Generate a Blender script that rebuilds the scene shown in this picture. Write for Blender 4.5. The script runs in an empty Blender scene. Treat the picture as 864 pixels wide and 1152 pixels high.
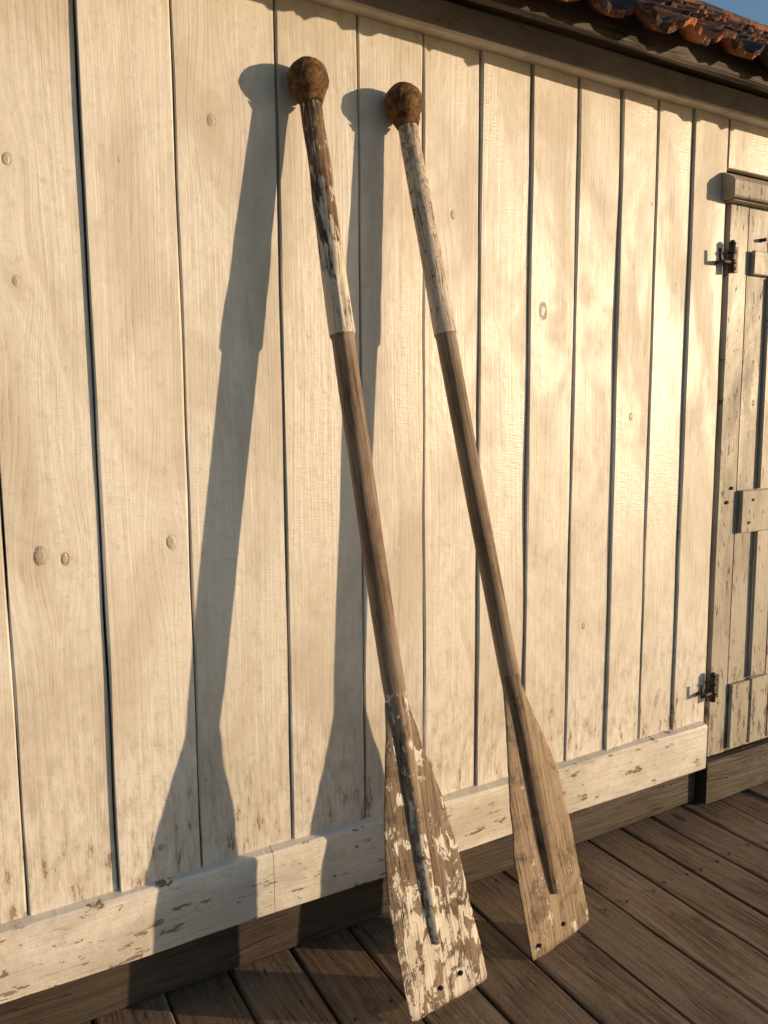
import bpy, bmesh, math, random
from mathutils import Vector, Matrix, noise as mn
random.seed(4)
sc=bpy.context.scene
sc.view_settings.view_transform='Standard'; sc.view_settings.look='None'; sc.view_settings.exposure=0
DZ=-.10   # deck level; wall heights are measured from 0

# ------------------------------------------------------------ node helper
class G:
    def __init__(s,name):
        s.m=bpy.data.materials.new(name); s.m.use_nodes=True
        s.nt=s.m.node_tree; s.nt.nodes.clear()
        s.out=s.n('ShaderNodeOutputMaterial'); s.b=s.n('ShaderNodeBsdfPrincipled')
        s.l(s.b.outputs[0],s.out.inputs[0])
    def n(s,t): return s.nt.nodes.new(t)
    def l(s,a,b): s.nt.links.new(a,b)
    def put(s,sock,v):
        if hasattr(v,'is_linked') or hasattr(v,'links'): s.l(v,sock)
        elif isinstance(v,(tuple,list)):
            if sock.type=='RGBA' and len(v)==3: v=(*v,1)
            sock.default_value=v
        else: sock.default_value=v
    def obj(s):
        return s.n('ShaderNodeTexCoord').outputs['Object']
    def sep(s,v):
        k=s.n('ShaderNodeSeparateXYZ'); s.put(k.inputs[0],v); return k.outputs
    def comb(s,x,y,z):
        k=s.n('ShaderNodeCombineXYZ'); s.put(k.inputs[0],x);s.put(k.inputs[1],y);s.put(k.inputs[2],z); return k.outputs[0]
    def m_(s,op,a,b=0.,c=None,clamp=False):
        k=s.n('ShaderNodeMath'); k.operation=op; k.use_clamp=clamp
        s.put(k.inputs[0],a); s.put(k.inputs[1],b)
        if c is not None: s.put(k.inputs[2],c)
        return k.outputs[0]
    def v_(s,op,a,b=(0,0,0)):
        k=s.n('ShaderNodeVectorMath'); k.operation=op; s.put(k.inputs[0],a)
        if op=='SCALE': s.put(k.inputs['Scale'],b)
        else: s.put(k.inputs[1],b)
        return k.outputs['Value'] if op in('LENGTH','DISTANCE') else k.outputs[0]
    def noise(s,v,scale=1.,detail=4.,rough=.55,dist=0.):
        k=s.n('ShaderNodeTexNoise'); s.put(k.inputs['Vector'],v); k.inputs['Scale'].default_value=scale
        k.inputs['Detail'].default_value=detail;k.inputs['Roughness'].default_value=rough;k.inputs['Distortion'].default_value=dist
        return k.outputs['Fac']
    def voro(s,v,scale=1.,feature='F1'):
        k=s.n('ShaderNodeTexVoronoi'); k.feature=feature; s.put(k.inputs['Vector'],v); k.inputs['Scale'].default_value=scale
        return k.outputs['Distance']
    def mr(s,v,a,b,c=0.,d=1.,smooth=True):
        k=s.n('ShaderNodeMapRange'); k.interpolation_type='SMOOTHSTEP' if smooth else 'LINEAR'
        s.put(k.inputs[0],v); 
        for i,x in enumerate((a,b,c,d)): s.put(k.inputs[i+1],x)
        return k.outputs[0]
    def mix(s,f,a,b,mode='MIX'):
        k=s.n('ShaderNodeMix'); k.data_type='RGBA'; k.blend_type=mode
        s.put(k.inputs[0],f); s.put(k.inputs[6],a); s.put(k.inputs[7],b); return k.outputs[2]
    def attr(s,name):
        k=s.n('ShaderNodeAttribute'); k.attribute_name=name; return k.outputs['Fac']
    def bump(s,h,dist=.002,strength=1.):
        k=s.n('ShaderNodeBump'); s.put(k.inputs['Height'],h); k.inputs['Distance'].default_value=dist; k.inputs['Strength'].default_value=strength
        s.l(k.outputs[0],s.b.inputs['Normal'])
    def set(s,col=None,rough=None,spec=None,metal=None):
        if col is not None: s.put(s.b.inputs['Base Color'],col)
        if rough is not None: s.put(s.b.inputs['Roughness'],rough)
        if spec is not None: s.put(s.b.inputs['Specular IOR Level'],spec)
        if metal is not None: s.put(s.b.inputs['Metallic'],metal)
        return s.m

# ------------------------------------------------------------ materials
def painted(name,along='z',knots=(),paint=(.775,.73,.665),dirt=(.56,.49,.405),wood=(.20,.14,.09),flake=.70,low=.11,rough=(.33,.62),crack=1.,lowz=(.25,.70),bd=.0028,chk=True):
    g=G(name); P=g.obj(); x,y,z=g.sep(P); r=g.attr('brd')
    if along=='z': a,l=x,z
    else: a,l=z,x
    off=g.m_('MULTIPLY',r,13.7)
    ab=g.m_('ADD',a,off); lb=g.m_('ADD',l,off)
    wob=g.noise(g.comb(g.m_('MULTIPLY',ab,4.),y,g.m_('MULTIPLY',lb,.9)),1.,1.)
    F=g.m_('ADD',ab,g.m_('MULTIPLY',wob,.065))
    kd=None
    for kx,kz,s in knots:
        dx=g.m_('SUBTRACT',x,kx); dzz=g.m_('SUBTRACT',z,kz)
        q=g.v_('LENGTH',g.comb(dx,0.,g.m_('MULTIPLY',dzz,.66)))
        w=g.mr(g.v_('LENGTH',g.comb(dx,0.,g.m_('MULTIPLY',dzz,.35))),.0,.075*s,1.,0.)
        F=g.m_('SUBTRACT',F,g.m_('MULTIPLY',g.m_('MULTIPLY',dx,w),.9))
        hal=g.mr(q,.006*s,.055*s,1.,0.)
        if kd is None: kq=g.m_('DIVIDE',q,s); kh=hal
        else: kq=g.m_('MINIMUM',kq,g.m_('DIVIDE',q,s)); kh=g.m_('MAXIMUM',kh,hal)
        kd=True
    gr=g.noise(g.comb(g.m_('MULTIPLY',F,85.),0.,g.m_('MULTIPLY',lb,1.3)),1.,5.,.70)
    mott=g.noise(g.comb(g.m_('MULTIPLY',ab,4.),off,g.m_('MULTIPLY',lb,1.7)),1.,4.,.68,.4)
    blot=g.noise(g.comb(ab,off,lb),34.,4.,.74)
    if knots:
        kq=g.m_('ADD',kq,g.m_('MULTIPLY',g.m_('SUBTRACT',blot,.5),.010))
        kd=g.mr(kq,.003,.012,1.,0.); kr=g.mr(g.m_('ABSOLUTE',g.m_('SUBTRACT',kq,.0085)),0.,.003,1.,0.)
        kr=g.m_('MULTIPLY',kr,g.mr(gr,.38,.58,1.,.25))
    crk=g.m_('MULTIPLY',g.mr(g.m_('ABSOLUTE',g.m_('SUBTRACT',gr,.40)),0.,.006,1.,0.),g.mr(mott,.50,.62))
    fl=g.noise(g.comb(g.m_('MULTIPLY',F,38.),4.,g.m_('MULTIPLY',lb,11.)),1.,5.,.72)
    lowm=g.mr(z,lowz[0],lowz[1],low,0.)
    flm=g.mr(g.m_('ADD',fl,g.m_('ADD',lowm,g.m_('MULTIPLY',g.m_('SUBTRACT',mott,.5),.2))),flake,flake+.02)
    col=g.mix(g.mr(mott,.38,.66,0.,.85),paint,dirt)
    col=g.mix(g.mr(blot,.50,.72,0.,.36),col,(.45,.39,.33))
    col=g.mix(g.mr(gr,.44,.66,0.,.15),col,(.50,.44,.37))
    col=g.mix(g.m_('MULTIPLY',r,.15),col,(.58,.53,.46))
    if along=='z':
        lowd=g.m_('MULTIPLY',g.mr(z,.24,1.0,.75,0.),g.mr(fl,.42,.66))
        col=g.mix(lowd,col,(.40,.33,.26))
    col=g.mix(g.m_('MULTIPLY',crk,.6*crack),col,(.18,.13,.09))
    woodc=g.mix(gr,wood,tuple(min(1,c*2.1) for c in wood))
    col=g.mix(flm,col,woodc)
    h=g.m_('ADD',g.m_('MULTIPLY',gr,.75),g.m_('MULTIPLY',blot,.45))
    h=g.m_('SUBTRACT',h,g.m_('MULTIPLY',crk,.35)); h=g.m_('SUBTRACT',h,g.m_('MULTIPLY',flm,.35))
    if chk:
        ck=g.noise(g.comb(g.m_('MULTIPLY',ab,26.),3.,g.m_('MULTIPLY',lb,190.)),1.,2.,.6)
        cm=g.mr(mott,.50,.40)
        h=g.m_('ADD',h,g.m_('MULTIPLY',g.m_('MULTIPLY',ck,cm),.45))
        col=g.mix(g.m_('MULTIPLY',g.mr(ck,.55,.7,0.,.18),cm),col,(.42,.36,.29))
    if knots:
        col=g.mix(g.m_('MULTIPLY',kh,.20),col,(.47,.36,.25))
        col=g.mix(g.m_('MULTIPLY',kd,.55),col,(.25,.185,.13))
        col=g.mix(g.m_('MULTIPLY',kr,.65),col,(.12,.085,.06))
        h=g.m_('ADD',h,g.m_('MULTIPLY',kd,.6)); h=g.m_('SUBTRACT',h,g.m_('MULTIPLY',kr,.7))
    g.bump(h,bd,.85)
    ro=g.m_('ADD',g.mr(mott,.3,.7,rough[0],rough[1]),g.m_('MULTIPLY',flm,.3),clamp=True)
    return g.set(col,ro,.45)

def barewood(name,along='y',c1=(.10,.06,.035),c2=(.24,.15,.09),dark=(.03,.02,.014),grey=(.2,.17,.14),rough=(.4,.65),k=True,bumpd=.003,gs=60.,gamt=.6,speck=0.):
    g=G(name); P=g.obj(); x,y,z=g.sep(P); r=g.attr('brd'); off=g.m_('MULTIPLY',r,17.3)
    if along=='y': a,l,o=x,y,z
    elif along=='x': a,l,o=z,x,y
    else: a,l,o=x,z,y
    a=g.m_('ADD',a,off); l=g.m_('ADD',l,off)
    wob=g.noise(g.comb(g.m_('MULTIPLY',a,6.),g.m_('MULTIPLY',o,6.),g.m_('MULTIPLY',l,1.8)),1.,1.)
    F=g.m_('ADD',a,g.m_('MULTIPLY',wob,.06))
    kring=None
    if k:
        kv=g.voro(g.comb(g.m_('MULTIPLY',a,4.2),off,g.m_('MULTIPLY',l,1.9)),1.)
        w=g.mr(kv,.05,.28,1.,0.)
        F=g.m_('ADD',g.m_('MULTIPLY',F,g.m_('SUBTRACT',1.,w)),g.m_('MULTIPLY',g.m_('MULTIPLY',kv,.3),w))
        kring=g.mr(kv,.045,.09,1.,0.)
    gr=g.noise(g.comb(g.m_('MULTIPLY',F,gs),g.m_('MULTIPLY',o,gs),g.m_('MULTIPLY',l,2.4)),1.,6.,.76)
    mo=g.noise(g.comb(g.m_('MULTIPLY',a,7.),g.m_('MULTIPLY',o,7.),g.m_('MULTIPLY',l,3.)),1.,5.,.72)
    cr0=g.noise(g.comb(g.m_('MULTIPLY',F,gs*1.1),g.m_('MULTIPLY',o,gs*1.1),g.m_('MULTIPLY',l,1.4)),1.,1.,.5)
    crk=g.m_('MULTIPLY',g.mr(g.m_('ABSOLUTE',g.m_('SUBTRACT',cr0,.5)),0.,.02,1.,0.),g.mr(mo,.43,.56))
    col=g.mix(g.mr(gr,.34,.66),c1,c2)
    col=g.mix(g.mr(mo,.38,.62,gamt,0.),col,g.mix(g.mr(gr,.35,.6),tuple(c*.6 for c in grey),grey))
    col=g.mix(g.mr(mo,.52,.72,0.,.75),col,tuple(c*.45 for c in c1))
    col=g.mix(g.m_('MULTIPLY',r,.4),col,tuple(c*.75 for c in c1))
    if speck:
        sp=g.noise(P,70.,4.,.75)
        col=g.mix(g.mr(sp,.55,.7,0.,speck),col,dark); 
    col=g.mix(g.m_('MULTIPLY',crk,.9),col,dark)
    if k: col=g.mix(g.m_('MULTIPLY',kring,.8),col,dark)
    h=g.m_('SUBTRACT',gr,g.m_('MULTIPLY',crk,.7))
    if speck: h=g.m_('ADD',h,g.m_('MULTIPLY',sp,.5))
    g.bump(h,bumpd,.9)
    return g.set(col,g.mr(mo,.3,.7,rough[0],rough[1]),.4)

KN=[(.64,2.19,1.2),(.17,2.03,1.),(.175,1.765,1.),(.190,1.13,1.6),(.245,1.12,1.1),(.50,1.14,1.4),(1.72,1.79,1.8),(.44,.33,.7),(1.93,.72,.8),(1.37,2.05,.9),(2.13,1.45,.9)]
M_wall=painted('cream_painted_boards','z')
M_trim=painted('weathered_painted_trim','x',paint=(.76,.715,.65),dirt=(.50,.44,.37),wood=(.16,.12,.085),flake=.60,low=0.,rough=(.45,.7),bd=.006,chk=False)
M_door=painted('weathered_door_paint','z',knots=[(2.80,1.5,.8),(2.66,.95,.6)],paint=(.43,.39,.33),dirt=(.25,.21,.17),wood=(.12,.09,.07),flake=.60,low=.05,rough=(.4,.65),bd=.004,chk=False)
M_frieze=painted('eaves_paint','x',paint=(.74,.67,.58),dirt=(.46,.39,.31),flake=.64,low=0.,rough=(.5,.7),chk=False)
M_deck=barewood('deck_wood','y',(.115,.074,.047),(.29,.195,.125),(.022,.015,.010),(.27,.215,.165),(.42,.66),True,.007,60.,.6,.55)
M_dark=barewood('dark_old_wood','x',(.05,.035,.025),(.11,.075,.05),(.012,.009,.007),(.09,.075,.06),(.6,.8),False,.003,50.)
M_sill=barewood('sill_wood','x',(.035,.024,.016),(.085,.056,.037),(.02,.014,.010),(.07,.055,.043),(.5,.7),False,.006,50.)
M_shaft=barewood('oar_shaft_wood','z',(.135,.082,.050),(.31,.195,.118),(.035,.025,.018),(.30,.23,.17),(.45,.65),False,.0026,150.,.75)

def blade_mat(name,amount,woodA,woodB,white=(.72,.655,.56),grad=(.035,-.03,.0,.5),ps=(26.,15.),rimc=.55,blk=.42,grk=-.28):
    g=G(name); P=g.obj(); x,y,z=g.sep(P)
    wob=g.noise(g.comb(g.m_('MULTIPLY',x,8.),0.,g.m_('MULTIPLY',z,2.2)),1.,2.)
    F=g.m_('ADD',x,g.m_('MULTIPLY',wob,.05))
    gr=g.noise(g.comb(g.m_('MULTIPLY',F,120.),g.m_('MULTIPLY',y,120.),g.m_('MULTIPLY',z,4.)),1.,6.,.70)
    mo=g.noise(P,11.,6.,.72,.5)
    pe=g.noise(g.comb(g.m_('MULTIPLY',x,ps[0]),g.m_('MULTIPLY',y,ps[0]),g.m_('MULTIPLY',z,ps[1])),1.,9.,.68,.5)
    pv=g.m_('ADD',pe,g.mr(z,grad[2],grad[3],grad[0],grad[1]))
    pv=g.m_('ADD',pv,g.m_('MULTIPLY',g.m_('SUBTRACT',gr,.5),grk))
    pm=g.mr(pv,amount,amount+.03)
    crk=g.mr(g.m_('ABSOLUTE',g.m_('SUBTRACT',g.noise(g.comb(g.m_('MULTIPLY',F,55.),g.m_('MULTIPLY',y,55.),g.m_('MULTIPLY',z,1.5)),1.,2.),.5)),0.,.016,1.,0.)
    crk=g.m_('MULTIPLY',crk,g.mr(mo,.42,.55))
    rim=g.mr(z,0.,.03,rimc,0.)
    wd=g.mix(g.mr(gr,.34,.66),woodA,woodB)
    wd=g.mix(g.mr(mo,.47,.68,0.,.85),wd,tuple(c*blk for c in woodA))
    wd=g.mix(g.mr(mo,.45,.3,0.,.5),wd,(.34,.28,.22))
    pc=g.mix(g.mr(gr,.42,.68,0.,.6),white,(.34,.27,.20))
    pc=g.mix(g.mr(mo,.45,.65,0.,.5),pc,(.40,.32,.24))
    col=g.mix(pm,wd,pc)
    col=g.mix(g.m_('MULTIPLY',crk,.9),col,(.03,.02,.015))
    col=g.mix(rim,col,(.10,.05,.025))
    h=g.m_('ADD',g.m_('MULTIPLY',gr,.8),g.m_('MULTIPLY',pm,.45)); h=g.m_('SUBTRACT',h,crk)
    g.bump(h,.0026,.95)
    return g.set(col,g.mr(pm,0.,1.,.65,.5),.35)
M_blade1=blade_mat('peeling_blade_paint',.515,(.105,.070,.045),(.27,.19,.128),grad=(.05,-.05,.1,.6),ps=(22.,13.))
M_blade2=blade_mat('bare_blade_wood',.62,(.19,.13,.082),(.40,.285,.185),blk=.42)
M_ridge1=blade_mat('ridge_grey_wood',.49,(.15,.105,.07),(.36,.27,.19))
M_ridge2=blade_mat('ridge_brown_wood',.70,(.11,.07,.043),(.27,.18,.11))
M_grip1=blade_mat('worn_grip_paint',.50,(.085,.05,.03),(.23,.14,.08),(.64,.57,.47),(.10,-.06,1.84,2.28),(60.,14.),0)
M_grip2=blade_mat('canvas_grip_wrap',.44,(.24,.18,.125),(.42,.34,.25),(.60,.52,.43),(.08,-.03,1.8,2.5),(80.,55.),0,.75,-.1)
def rust():
    g=G('rusty_knob'); P=g.obj()
    a=g.noise(P,35.,8.,.7); b=g.noise(P,120.,4.,.6); c=g.noise(P,12.,4.)
    col=g.mix(g.mr(a,.40,.60),(.065,.036,.02),(.26,.12,.042)); col=g.mix(g.mr(c,.5,.7,0.,.55),col,(.18,.12,.045)); col=g.mix(g.mr(b,.52,.66,0.,.75),col,(.025,.016,.01))
    g.bump(g.m_('ADD',a,g.m_('MULTIPLY',b,.5)),.011,.95); return g.set(col,.75,.3)
M_knob=rust()
def iron():
    g=G('old_iron'); P=g.obj(); a=g.noise(P,60.,5.,.65)
    g.bump(a,.001,.6); return g.set(g.mix(g.mr(a,.4,.6),(.035,.03,.028),(.09,.06,.045)),.55,.5,.5)
M_iron=iron()
def tile():
    g=G('terracotta_pantile'); P=g.obj(); r=g.attr('brd')
    a=g.noise(P,16.,6.,.72); b=g.noise(P,70.,4.,.65)
    base=g.mix(r,(.20,.07,.035),(.48,.16,.052))
    col=g.mix(g.mr(g.m_('ADD',a,g.m_('MULTIPLY',r,.10)),.49,.60),(.04,.03,.024),base)
    col=g.mix(g.mr(b,.54,.66,0.,.75),col,(.035,.03,.026))
    g.bump(g.m_('ADD',a,g.m_('MULTIPLY',b,.6)),.012,.9); return g.set(col,.75,.3)
M_tile=tile()
def ground():
    g=G('meadow_ground'); P=g.obj(); a=g.noise(P,.6,5.,.65); b=g.noise(P,14.,4.,.7)
    col=g.mix(g.mr(a,.35,.65),(.06,.075,.03),(.20,.17,.10)); col=g.mix(g.mr(b,.5,.7,0.,.5),col,(.03,.03,.015))
    g.bump(b,.05,.6); return g.set(col,.9,.2)
M_ground=ground()
M_hole=G('dark_hole').set((.01,.008,.006),.9,.1)

# ------------------------------------------------------------ mesh helpers
def newobj(name,bm,mats,parent=None,smooth=False,loc=None):
    me=bpy.data.meshes.new(name); bmesh.ops.recalc_face_normals(bm,faces=bm.faces); bm.to_mesh(me); bm.free()
    o=bpy.data.objects.new(name,me); sc.collection.objects.link(o)
    for m in (mats if isinstance(mats,(list,tuple)) else [mats]): me.materials.append(m)
    if parent: o.parent=parent
    return o
def brd(bm): 
    return bm.faces.layers.float.get('brd') or bm.faces.layers.float.new('brd')
def prism(bm,prof,axis,l0,l1,seg=1,jit=0.,val=None,mat=0,sd=None):
    lay=brd(bm); val=random.random() if val is None else val
    sd=random.random()*50 if sd is None else sd; rings=[]
    for i in range(seg+1):
        t=l0+(l1-l0)*i/seg; ring=[]
        for k,(a,b) in enumerate(prof):
            if jit:
                a+=jit*mn.noise(Vector((t*3.,k*.9+sd,sd))); b+=jit*.8*mn.noise(Vector((t*2.,k*.5,sd+9)))
            co={'z':(a,b,t),'x':(t,a,b),'y':(a,t,b)}[axis]
            ring.append(bm.verts.new(co))
        rings.append(ring)
    n=len(prof); fs=[]
    for i in range(seg):
        for k in range(n):
            fs.append(bm.faces.new((rings[i][k],rings[i][(k+1)%n],rings[i+1][(k+1)%n],rings[i+1][k])))
    fs.append(bm.faces.new(rings[0])); fs.append(bm.faces.new(rings[-1][::-1]))
    for f in fs: f[lay]=val; f.material_index=mat
def cbox(bm,x0,x1,y0,y1,z0,z1,axis='z',c=.003,seg=1,jit=0.,val=None,mat=0):
    if axis=='z': A=(x0,x1,y0,y1); l=(z0,z1)
    elif axis=='x': A=(y0,y1,z0,z1); l=(x0,x1)
    else: A=(x0,x1,z0,z1); l=(y0,y1)
    a0,a1,b0,b1=A
    prof=[(a0+c,b0),(a1-c,b0),(a1,b0+c),(a1,b1-c),(a1-c,b1),(a0+c,b1),(a0,b1-c),(a0,b0+c)]
    prism(bm,prof,axis,l[0],l[1],seg,jit,val,mat)
def cyl(bm,p0,p1,r,n=14,r1=None,mat=0):
    lay=brd(bm); p0=Vector(p0);p1=Vector(p1); d=(p1-p0).normalized(); u=d.orthogonal().normalized(); v=d.cross(u); r1=r if r1 is None else r1
    A=[bm.verts.new(p0+(u*math.cos(t)+v*math.sin(t))*r) for t in [2*math.pi*i/n for i in range(n)]]
    B=[bm.verts.new(p1+(u*math.cos(t)+v*math.sin(t))*r1) for t in [2*math.pi*i/n for i in range(n)]]
    for i in range(n):
        f=bm.faces.new((A[i],A[(i+1)%n],B[(i+1)%n],B[i])); f.material_index=mat; f.smooth=True
    bm.faces.new(A).material_index=mat; bm.faces.new(B[::-1]).material_index=mat
def empty(name):
    o=bpy.data.objects.new(name,None); sc.collection.objects.link(o); return o

# ------------------------------------------------------------ ground, deck
bm=bmesh.new()
S=600
vs=[bm.verts.new((x,y,DZ-.45)) for x,y in((-S,-S),(S,-S),(S,S),(-S,S))]; bm.faces.new(vs)
newobj('ground',bm,M_ground)
bm=bmesh.new()
seams=[s*1.069 for s in [.235,.41,.58,.755,.935,1.115,1.30,1.49,1.675,1.865,2.02,2.175,2.335]]
while seams[0]>-5: seams.insert(0,seams[0]-random.uniform(.175,.195))
while seams[-1]<8: seams.append(seams[-1]+random.uniform(.165,.195))
for a,b in zip(seams[:-1],seams[1:]):
    dz=DZ+random.uniform(-.004,.002)
    cbox(bm,a+.0045,b-.0045,-6.0,.018,-.032+dz,dz,'y',.005,60,.006)
    for yy in (-.33,-1.2,-2.6):
        for fx in (.22,.78):
            X=a+(b-a)*fx+random.uniform(-.008,.008); Y=yy+random.uniform(-.012,.012)
            cyl(bm,(X,Y,dz-.006),(X,Y,dz+.0035),.0045,8,mat=1)
for yy in (-5.8,-4.2,-2.6,-1.2,-.33):
    cbox(bm,-5.2,8.2,yy-.04,yy+.04,DZ-.2,DZ-.042,'x',.004)
for xx in (-5,-1.5,2,5,8):
    for yy in(-5.8,-2.6): cbox(bm,xx-.05,xx+.05,yy-.045,yy+.045,DZ-.45,DZ-.2025,'z',.004)
newobj('wooden_deck',bm,[M_deck,M_iron])

# ------------------------------------------------------------ shed
shed=empty('wooden_shed')
W_=[(.115,.33,.006,.004),(.33,.548,.016,.010),(.548,.817,.010,.006),(.817,1.055,.011,.009),(1.055,1.266,.010,.008),(1.266,1.47,.009,.003),
    (1.47,1.665,.010,.003),(1.665,1.86,.013,.003),(1.86,2.05,.009,.004),(2.05,2.225,.014,.004),(2.225,2.405,.009,.003),(2.405,2.597,.013,.006)]
xx=.115
while xx>-3:
    w=random.uniform(.2,.26); W_.insert(0,(xx-w,xx,random.uniform(.008,.015),.004)); xx-=w
xx=3.50
while xx<5.2:
    w=random.uniform(.19,.23); W_.append((xx,xx+w,random.uniform(.008,.015),.004)); xx+=w
XL,XR=W_[0][0],W_[-1][1]
bm=bmesh.new(); wm=[M_wall]
for x0,x1,yl,yr in W_:
    a,b=x0+.0025,x1-.002
    ks=[k for k in KN if x0<k[0]<x1]; mi=0
    if ks: wm.append(painted('cream_painted_board_knotty','z',ks)); mi=len(wm)-1
    prof=[(a,.02),(a,-yl+.003),(a+.003,-yl),(b-.0035,-yr),(b,-yr+.0035),(b,.02)]
    prism(bm,prof,'z',.21,2.60,40,.004,mat=mi)
cbox(bm,2.60,3.497,-.008,.02,2.36,2.60,'x',.003,6,.001)
newobj('board_cladding',bm,wm,shed)
bm=bmesh.new(); D_=2.5
prism(bm,[(.024,DZ-.45),(.024,2.64),(D_*.5,3.46),(D_,2.64),(D_,DZ-.45)],'x',XL+.01,XR-.01)
newobj('wall_core',bm,M_dark,shed)
bm=bmesh.new()
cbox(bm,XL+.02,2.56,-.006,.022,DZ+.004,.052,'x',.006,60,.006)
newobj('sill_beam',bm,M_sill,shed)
bm=bmesh.new()
def trim(x0,x1):
    prism(bm,[(.020,.055),(-.036,.055),(-.040,.059),(-.040,.228),(-.034,.236),(.020,.246)],'x',x0,x1,int((x1-x0)*22)+2,.007,.15,0,3.3)
trim(XL,-1.6); trim(-1.598,.744); trim(.7455,2.572); trim(3.52,XR)
newobj('base_trim',bm,M_trim,shed)
bm=bmesh.new()
cbox(bm,XL,XR,-.055,.022,2.53,2.612,'x',.005,60,.004)
newobj('frieze_board',bm,M_frieze,shed)
bm=bmesh.new()
cbox(bm,XL-.1,XR+.1,-.200,.02,2.615,2.630,'x',.002,20,.002)
cbox(bm,XL-.1,XR+.1,-.228,-.203,2.541,2.628,'x',.003,70,.009)
newobj('soffit',bm,M_dark,shed)
SL=math.radians(37); ey,ez=-.300,2.553
bm=bmesh.new(); lay=brd(bm)
su=Vector((0,math.cos(SL),math.sin(SL))); nn=Vector((0,-math.sin(SL),math.cos(SL)))
def tiles(su,nn,e0,courses,x0,x1):
    tw=.19; exp=.25; L=.33
    for c in range(courses):
        nx=int((x1-x0)/tw)
        for j in range(nx):
            val=random.random(); cx=x0+j*tw+random.uniform(-.008,.008); base=e0+su*(c*exp+random.uniform(-.02,.02))+nn*random.uniform(0,.012)
            skew=random.uniform(-.025,.025); 
            top=[];bot=[]
            for v in (0,.5,1):
                rt=[];rb=[]
                for i in range(15):
                    u=i/14; h=.020*math.sin(2*math.pi*(u*1.12-.10))
                    px=Vector((cx+u*tw*1.12+skew*v,0,0))
                    ch=.030*mn.noise(Vector((cx*21+u*7,c*3,1.)))+.016*mn.noise(Vector((cx*21+u*25,c*3,5.)))
                    p=px+base+su*(v*L+(ch if v==0 else 0))+nn*(h+.034*(1-v)+.006*mn.noise(Vector((cx*5,u*5,v*4+c))))
                    rt.append(bm.verts.new(p)); rb.append(bm.verts.new(p-nn*.017))
                top.append(rt);bot.append(rb)
            F=[]
            for a in range(2):
                for i in range(14):
                    F.append(bm.faces.new((top[a][i],top[a][i+1],top[a+1][i+1],top[a+1][i])))
                    F.append(bm.faces.new((bot[a][i],bot[a+1][i],bot[a+1][i+1],bot[a][i+1])))
                F.append(bm.faces.new((top[a][0],top[a+1][0],bot[a+1][0],bot[a][0])))
                F.append(bm.faces.new((top[a][14],bot[a][14],bot[a+1][14],top[a+1][14])))
            for i in range(14):
                F.append(bm.faces.new((top[0][i],bot[0][i],bot[0][i+1],top[0][i+1])))
                F.append(bm.faces.new((top[2][i],top[2][i+1],bot[2][i+1],bot[2][i])))
            for f in F: f[lay]=val
ry=D_*.5
nc=int(((ry-ey)/math.cos(SL))/.25)
tiles(su,nn,Vector((0,ey,ez)),nc,XL-.15,XR+.1)
s2=Vector((0,-math.cos(SL),math.sin(SL))); n2=Vector((0,math.sin(SL),math.cos(SL)))
tiles(s2,n2,Vector((0,2*ry-ey,ez)),nc,XL-.15,XR+.1)
zr=ez+(ry-ey)*math.tan(SL)
for j in range(int((XR-XL)/.35)+1):
    x0=XL-.1+j*.35; pr=[]
    for i in range(9):
        t=math.pi*i/8; pr.append((ry-.10*math.cos(t),zr-.03+.085*math.sin(t)))
    prism(bm,pr,'x',x0,x0+.345,1)
newobj('tiled_roof',bm,M_tile,shed)
bm=bmesh.new()
prism(bm,[(ey+.075,ez+.018),(ry,zr-.055),(2*ry-ey-.075,ez+.018),(ry,zr-.10)],'x',XL-.1,XR+.08)
newobj('roof_boarding',bm,M_dark,shed)
# door
door=empty('door'); door.parent=shed
bm=bmesh.new()
px=[2.613,2.722,2.846,2.965,3.085,3.2,3.32,3.47]
for a,b in zip(px[:-1],px[1:]):
    dd=random.uniform(0,.004)
    cbox(bm,a+.0015,b-.002,-.010-dd,.015,.085,2.236,'z',.003,20,.0018)
newobj('door_planks',bm,M_door,door)
bm=bmesh.new()
cbox(bm,2.735,3.42,-.034,-.0155,.99,1.16,'x',.004,10,.0015)
cbox(bm,2.728,2.842,-.030,-.0155,.10,.37,'z',.004,6,.0015)
cbox(bm,2.850,2.962,-.032,-.0155,.10,.375,'z',.004,6,.0015)
cbox(bm,2.970,3.42,-.031,-.0155,.10,.37,'x',.004,6,.0015)
cbox(bm,2.74,3.42,-.034,-.0155,1.985,2.075,'x',.004,6,.0015)
cbox(bm,2.845,2.86,-.028,-.0155,1.163,1.98,'z',.003,6,.001)
cbox(bm,2.845,2.86,-.028,-.0155,.38,.987,'z',.003,6,.001)
newobj('door_ledges',bm,M_door,door)
bm=bmesh.new()
prism(bm,[(.02,2.242),(-.062,2.242),(-.066,2.248),(-.066,2.300),(-.058,2.312),(-.02,2.335),(.02,2.345)],'x',2.563,3.53,10,.002)
cbox(bm,2.59,3.5,-.045,.02,2.237,2.2415,'x',.001)
newobj('door_drip_cap',bm,M_door,door)
bm=bmesh.new()
cbox(bm,2.578,3.515,-.045,.02,DZ+.004,.078,'x',.004,10,.003)
newobj('door_sill',bm,M_sill,door)
bm=bmesh.new()
cbox(bm,3.474,3.498,-.012,.018,.085,2.236,'z',.002)
newobj('door_jamb',bm,M_trim,door)
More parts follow.
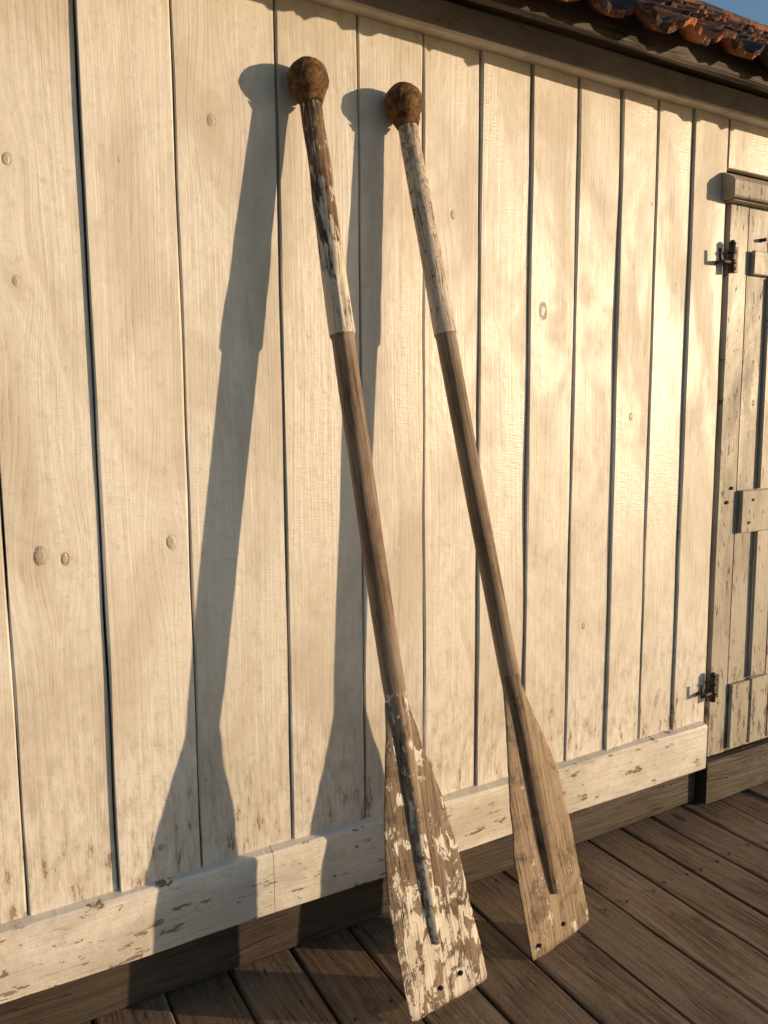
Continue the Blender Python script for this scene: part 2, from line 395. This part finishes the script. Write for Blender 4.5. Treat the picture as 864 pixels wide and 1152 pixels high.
def hinge(z,nm):
    bm=bmesh.new()
    cyl(bm,(2.607,-.032,z-.05),(2.607,-.032,z+.055),.012)
    cyl(bm,(2.607,-.032,z+.055),(2.607,-.032,z+.068),.015,14,.006)
    cyl(bm,(2.607,-.032,z-.018),(2.607,-.032,z-.004),.0165); cyl(bm,(2.607,-.032,z+.02),(2.607,-.032,z+.03),.0165)
    cbox(bm,2.617,2.655,-.024,-.016,z-.045,z+.05,'z',.002)
    cyl(bm,(2.600,-.034,z-.012),(2.535,-.040,z-.015),.007); cyl(bm,(2.535,-.040,z-.02),(2.530,-.038,z+.03),.006)
    cyl(bm,(2.553,-.04,z-.013),(2.553,.0,z-.013),.007)
    cyl(bm,(2.64,-.015,z+.03),(2.64,-.03,z+.03),.006,8); cyl(bm,(2.64,-.015,z-.03),(2.64,-.03,z-.03),.006,8)
    newobj(nm,bm,M_iron,door)
hinge(2.03,'hinge_top'); hinge(.375,'hinge_bottom')
bm=bmesh.new()
for X,Z in((2.69,1.17),(2.665,1.115),(2.80,2.12),(2.78,1.03),(2.80,1.12)):
    cyl(bm,(X,-.012,Z),(X,-.022 if Z>1.11 and X<2.7 else -.038,Z),.008,10,.006)
newobj('door_nails',bm,M_iron,door)

# ------------------------------------------------------------ oars
def oar(name,B,T,outline,bow,r0,r1,zt,mats,holes,ridge_end,white_frac,seed,twist,slant):
    B=Vector(B);T=Vector(T); L=(T-B).length; zx=(T-B).normalized()
    xx=Vector((1,0,0)); xx=(xx-zx*xx.dot(zx)).normalized(); yy=zx.cross(xx)
    th=math.radians(twist); xx,yy=xx*math.cos(th)+yy*math.sin(th),-xx*math.sin(th)+yy*math.cos(th)
    bm=bmesh.new(); lay=brd(bm)
    bowf=lambda z: -bow*math.sin(math.pi*max(0,min(1,z/L)))
    zb=outline[0][0]
    NS=40; rings=[]; zs=[]
    z=ridge_end
    while z<L-.03: zs.append(z); z+=.012
    zs.append(L-.03)
    for z in zs:
        if z<zb+.06:
            t=(z-ridge_end)/(zb+.06-ridge_end); t=max(t,0.)
            r=.0100+(r1-.0100)*t**.6; off=-(.006)*(1-t)
        else: r=r1; off=0
        if z>zt-.004:
            t=(z-zt)/(L-zt); r=(r1+.004)+(r0-r1-.004)*max(0,t)
        ring=[]
        for k in range(NS):
            a=2*math.pi*k/NS
            n1=mn.noise(Vector((math.cos(a)*2+seed,math.sin(a)*2,z*3)))*.0016
            if z>zt: n1=mn.noise(Vector((math.cos(a)*3+seed,math.sin(a)*3,z*8)))*.0024+mn.noise(Vector((math.cos(a)*8+seed,math.sin(a)*8,z*4)))*.0036*white_frac
            if z<zb: n1*=1.3
            sy=1.0+(.25*(1-max(0,(z-ridge_end)/(zb-ridge_end))) if z<zb else 0)
            ring.append(bm.verts.new((bowf(z)+(r+n1)*math.cos(a),off+(r+n1)*math.sin(a)*sy,z)))
        rings.append(ring)
    for i in range(len(rings)-1):
        zc=.5*(zs[i]+zs[i+1]); mi=2 if zc>zt else (1 if zc>zb+.02 else 4)
        for k in range(NS):
            f=bm.faces.new((rings[i][k],rings[i][(k+1)%NS],rings[i+1][(k+1)%NS],rings[i+1][k])); f.material_index=mi; f.smooth=True; f[lay]=.3
    f=bm.faces.new(rings[0]); f.material_index=4; f=bm.faces.new(rings[-1]); f.material_index=2
    kr=.0535; NU,NV=48,32; kz=L; R=[]
    for j in range(NV+1):
        ph=math.pi*j/NV; ring=[]
        for k in range(NU):
            a=2*math.pi*k/NU; d=Vector((math.sin(ph)*math.cos(a),math.sin(ph)*math.sin(a),-math.cos(ph)))
            rr=kr*(1+.04*mn.noise(d*2.2+Vector((seed,0,0)))+.03*mn.noise(d*6)+.015*mn.noise(d*15))
            ring.append(bm.verts.new((d.x*rr+bowf(L),d.y*rr,kz+d.z*rr)))
        R.append(ring)
    for j in range(NV):
        for k in range(NU):
            f=bm.faces.new((R[j][k],R[j][(k+1)%NU],R[j+1][(k+1)%NU],R[j+1][k])); f.material_index=0; f.smooth=True
    cyl(bm,(0,0,L-.062),(0,0,L-.045),r0+.004,24,r0+.012)
    def interp(z,i):
        o=sorted(outline)
        for p,q in zip(o[:-1],o[1:]):
            if p[0]<=z<=q[0]:
                t=(z-p[0])/(q[0]-p[0]); return p[i]+(q[i]-p[i])*t
        return o[-1][i] if z>o[-1][0] else o[0][i]
    def sm(z,i): return (interp(max(z-.03,0),i)+interp(z,i)*2+interp(min(z+.03,zb),i))/4
    NZ,NX=100,28; fr=[];bk=[]
    for i in range(NZ+1):
        z=zb*i/NZ; xl=sm(z,1);xr=sm(z,2)
        xl+=.003*mn.noise(Vector((z*14,seed,1)))+.0015*mn.noise(Vector((z*50,seed,1))); xr+=.003*mn.noise(Vector((z*14,seed,7)))+.0015*mn.noise(Vector((z*50,seed,7)))
        if z<.012: xl+=(.012-z)*.6; xr-=(.012-z)*.6
        a=[];b=[]
        for k in range(NX+1):
            s=k/NX; s=.5-.5*math.cos(math.pi*s); x=xl+(xr-xl)*s
            e=min(s,1-s)*2; th=.0085*(1-(1-min(1,e*2.2))**2.5*.65)*(1-.25*(1-z/zb))
            zz=z+slant*(1-s)*(1-z/zb)**4
            if i==0: zz+=.006*mn.noise(Vector((x*30,seed,0)))+.003; th*=.6
            w=.0015*mn.noise(Vector((x*9,z*5,seed)))
            a.append(bm.verts.new((x+bowf(z),-th+w,zz))); b.append(bm.verts.new((x+bowf(z),th+w,zz)))
        fr.append(a);bk.append(b)
    def q(*v):
        f=bm.faces.new(v); f.material_index=3; f[lay]=.4; f.smooth=True
    for i in range(NZ):
        for k in range(NX):
            q(fr[i][k],fr[i][k+1],fr[i+1][k+1],fr[i+1][k]); q(bk[i][k],bk[i+1][k],bk[i+1][k+1],bk[i][k+1])
        q(fr[i][0],fr[i+1][0],bk[i+1][0],bk[i][0]); q(fr[i][NX],bk[i][NX],bk[i+1][NX],fr[i+1][NX])
    for k in range(NX):
        q(fr[0][k],bk[0][k],bk[0][k+1],fr[0][k+1]); q(fr[NZ][k],fr[NZ][k+1],bk[NZ][k+1],bk[NZ][k])
    for hx,hz in holes:
        cyl(bm,(hx,-.0105,hz),(hx,.0105,hz),.006,12,mat=5)
    o=newobj(name,bm,mats+[M_hole])
    o.matrix_world=Matrix(((xx.x,yy.x,zx.x,B.x),(xx.y,yy.y,zx.y,B.y),(xx.z,yy.z,zx.z,B.z),(0,0,0,1)))
    return o
O1=[(.83,-.032,.032),(.66,-.066,.066),(.57,-.088,.092),(.38,-.117,.124),(.21,-.119,.137),(.07,-.113,.152),(0,-.108,.155)]
O2=[(.81,-.031,.031),(.67,-.054,.066),(.52,-.084,.112),(.30,-.118,.126),(.09,-.124,.124),(0,-.124,.124)]
oar('wooden_oar',(1.066,-.425,DZ+.004),(.883,-.060,2.313),O1,.013,.025,.0298,1.785,[M_knob,M_shaft,M_grip1,M_blade1,M_ridge1],[(-.010,.062),(.062,.068)],.18,1.,3.,6.,.012)
oar('wooden_oar',(1.512,-.383,DZ+.004),(1.169,-.060,2.307),O2,.008,.0265,.0288,1.815,[M_knob,M_shaft,M_grip2,M_blade2,M_ridge2],[(-.095,.045),(.012,.055)],.16,.2,8.,6.,.0)

# ------------------------------------------------------------ light
d=Vector((-1.45,1,-.2))
sun=bpy.data.lights.new('sun','SUN'); sun.energy=4.8; sun.angle=math.radians(.5); sun.color=(1,.74,.46)
so=bpy.data.objects.new('sun',sun); sc.collection.objects.link(so); so.rotation_euler=d.to_track_quat('-Z','Y').to_euler(); so.location=(6,-5,3)
w=bpy.data.worlds.new('World'); sc.world=w; w.use_nodes=True; nt=w.node_tree
sky=nt.nodes.new('ShaderNodeTexSky'); sky.sky_type='NISHITA'; sky.sun_disc=False
sky.sun_elevation=math.atan2(.2,math.hypot(1.45,1)); sky.sun_rotation=math.atan2(1.45,-1)
sky.dust_density=.6; sky.ozone_density=2.; sky.air_density=1.
bg=nt.nodes['Background']; nt.links.new(sky.outputs[0],bg.inputs[0]); bg.inputs[1].default_value=.18
# ------------------------------------------------------------ camera
yaw,pitch,roll=math.radians(29.51),math.radians(6.808),math.radians(-.401)
f=Vector((math.sin(yaw)*math.cos(pitch),math.cos(yaw)*math.cos(pitch),-math.sin(pitch)))
r=Vector((math.cos(yaw),-math.sin(yaw),0)); u=r.cross(f)
r2=r*math.cos(roll)+u*math.sin(roll); u2=-r*math.sin(roll)+u*math.cos(roll)
cam=bpy.data.cameras.new('camera'); co=bpy.data.objects.new('camera',cam); sc.collection.objects.link(co)
cam.sensor_fit='VERTICAL'; cam.sensor_height=24; cam.lens=879.79/1152*24; cam.clip_end=2000; cam.clip_start=.05
co.matrix_world=Matrix(((r2.x,u2.x,-f.x,0),(r2.y,u2.y,-f.y,-2),(r2.z,u2.z,-f.z,1.45),(0,0,0,1)))
sc.camera=co
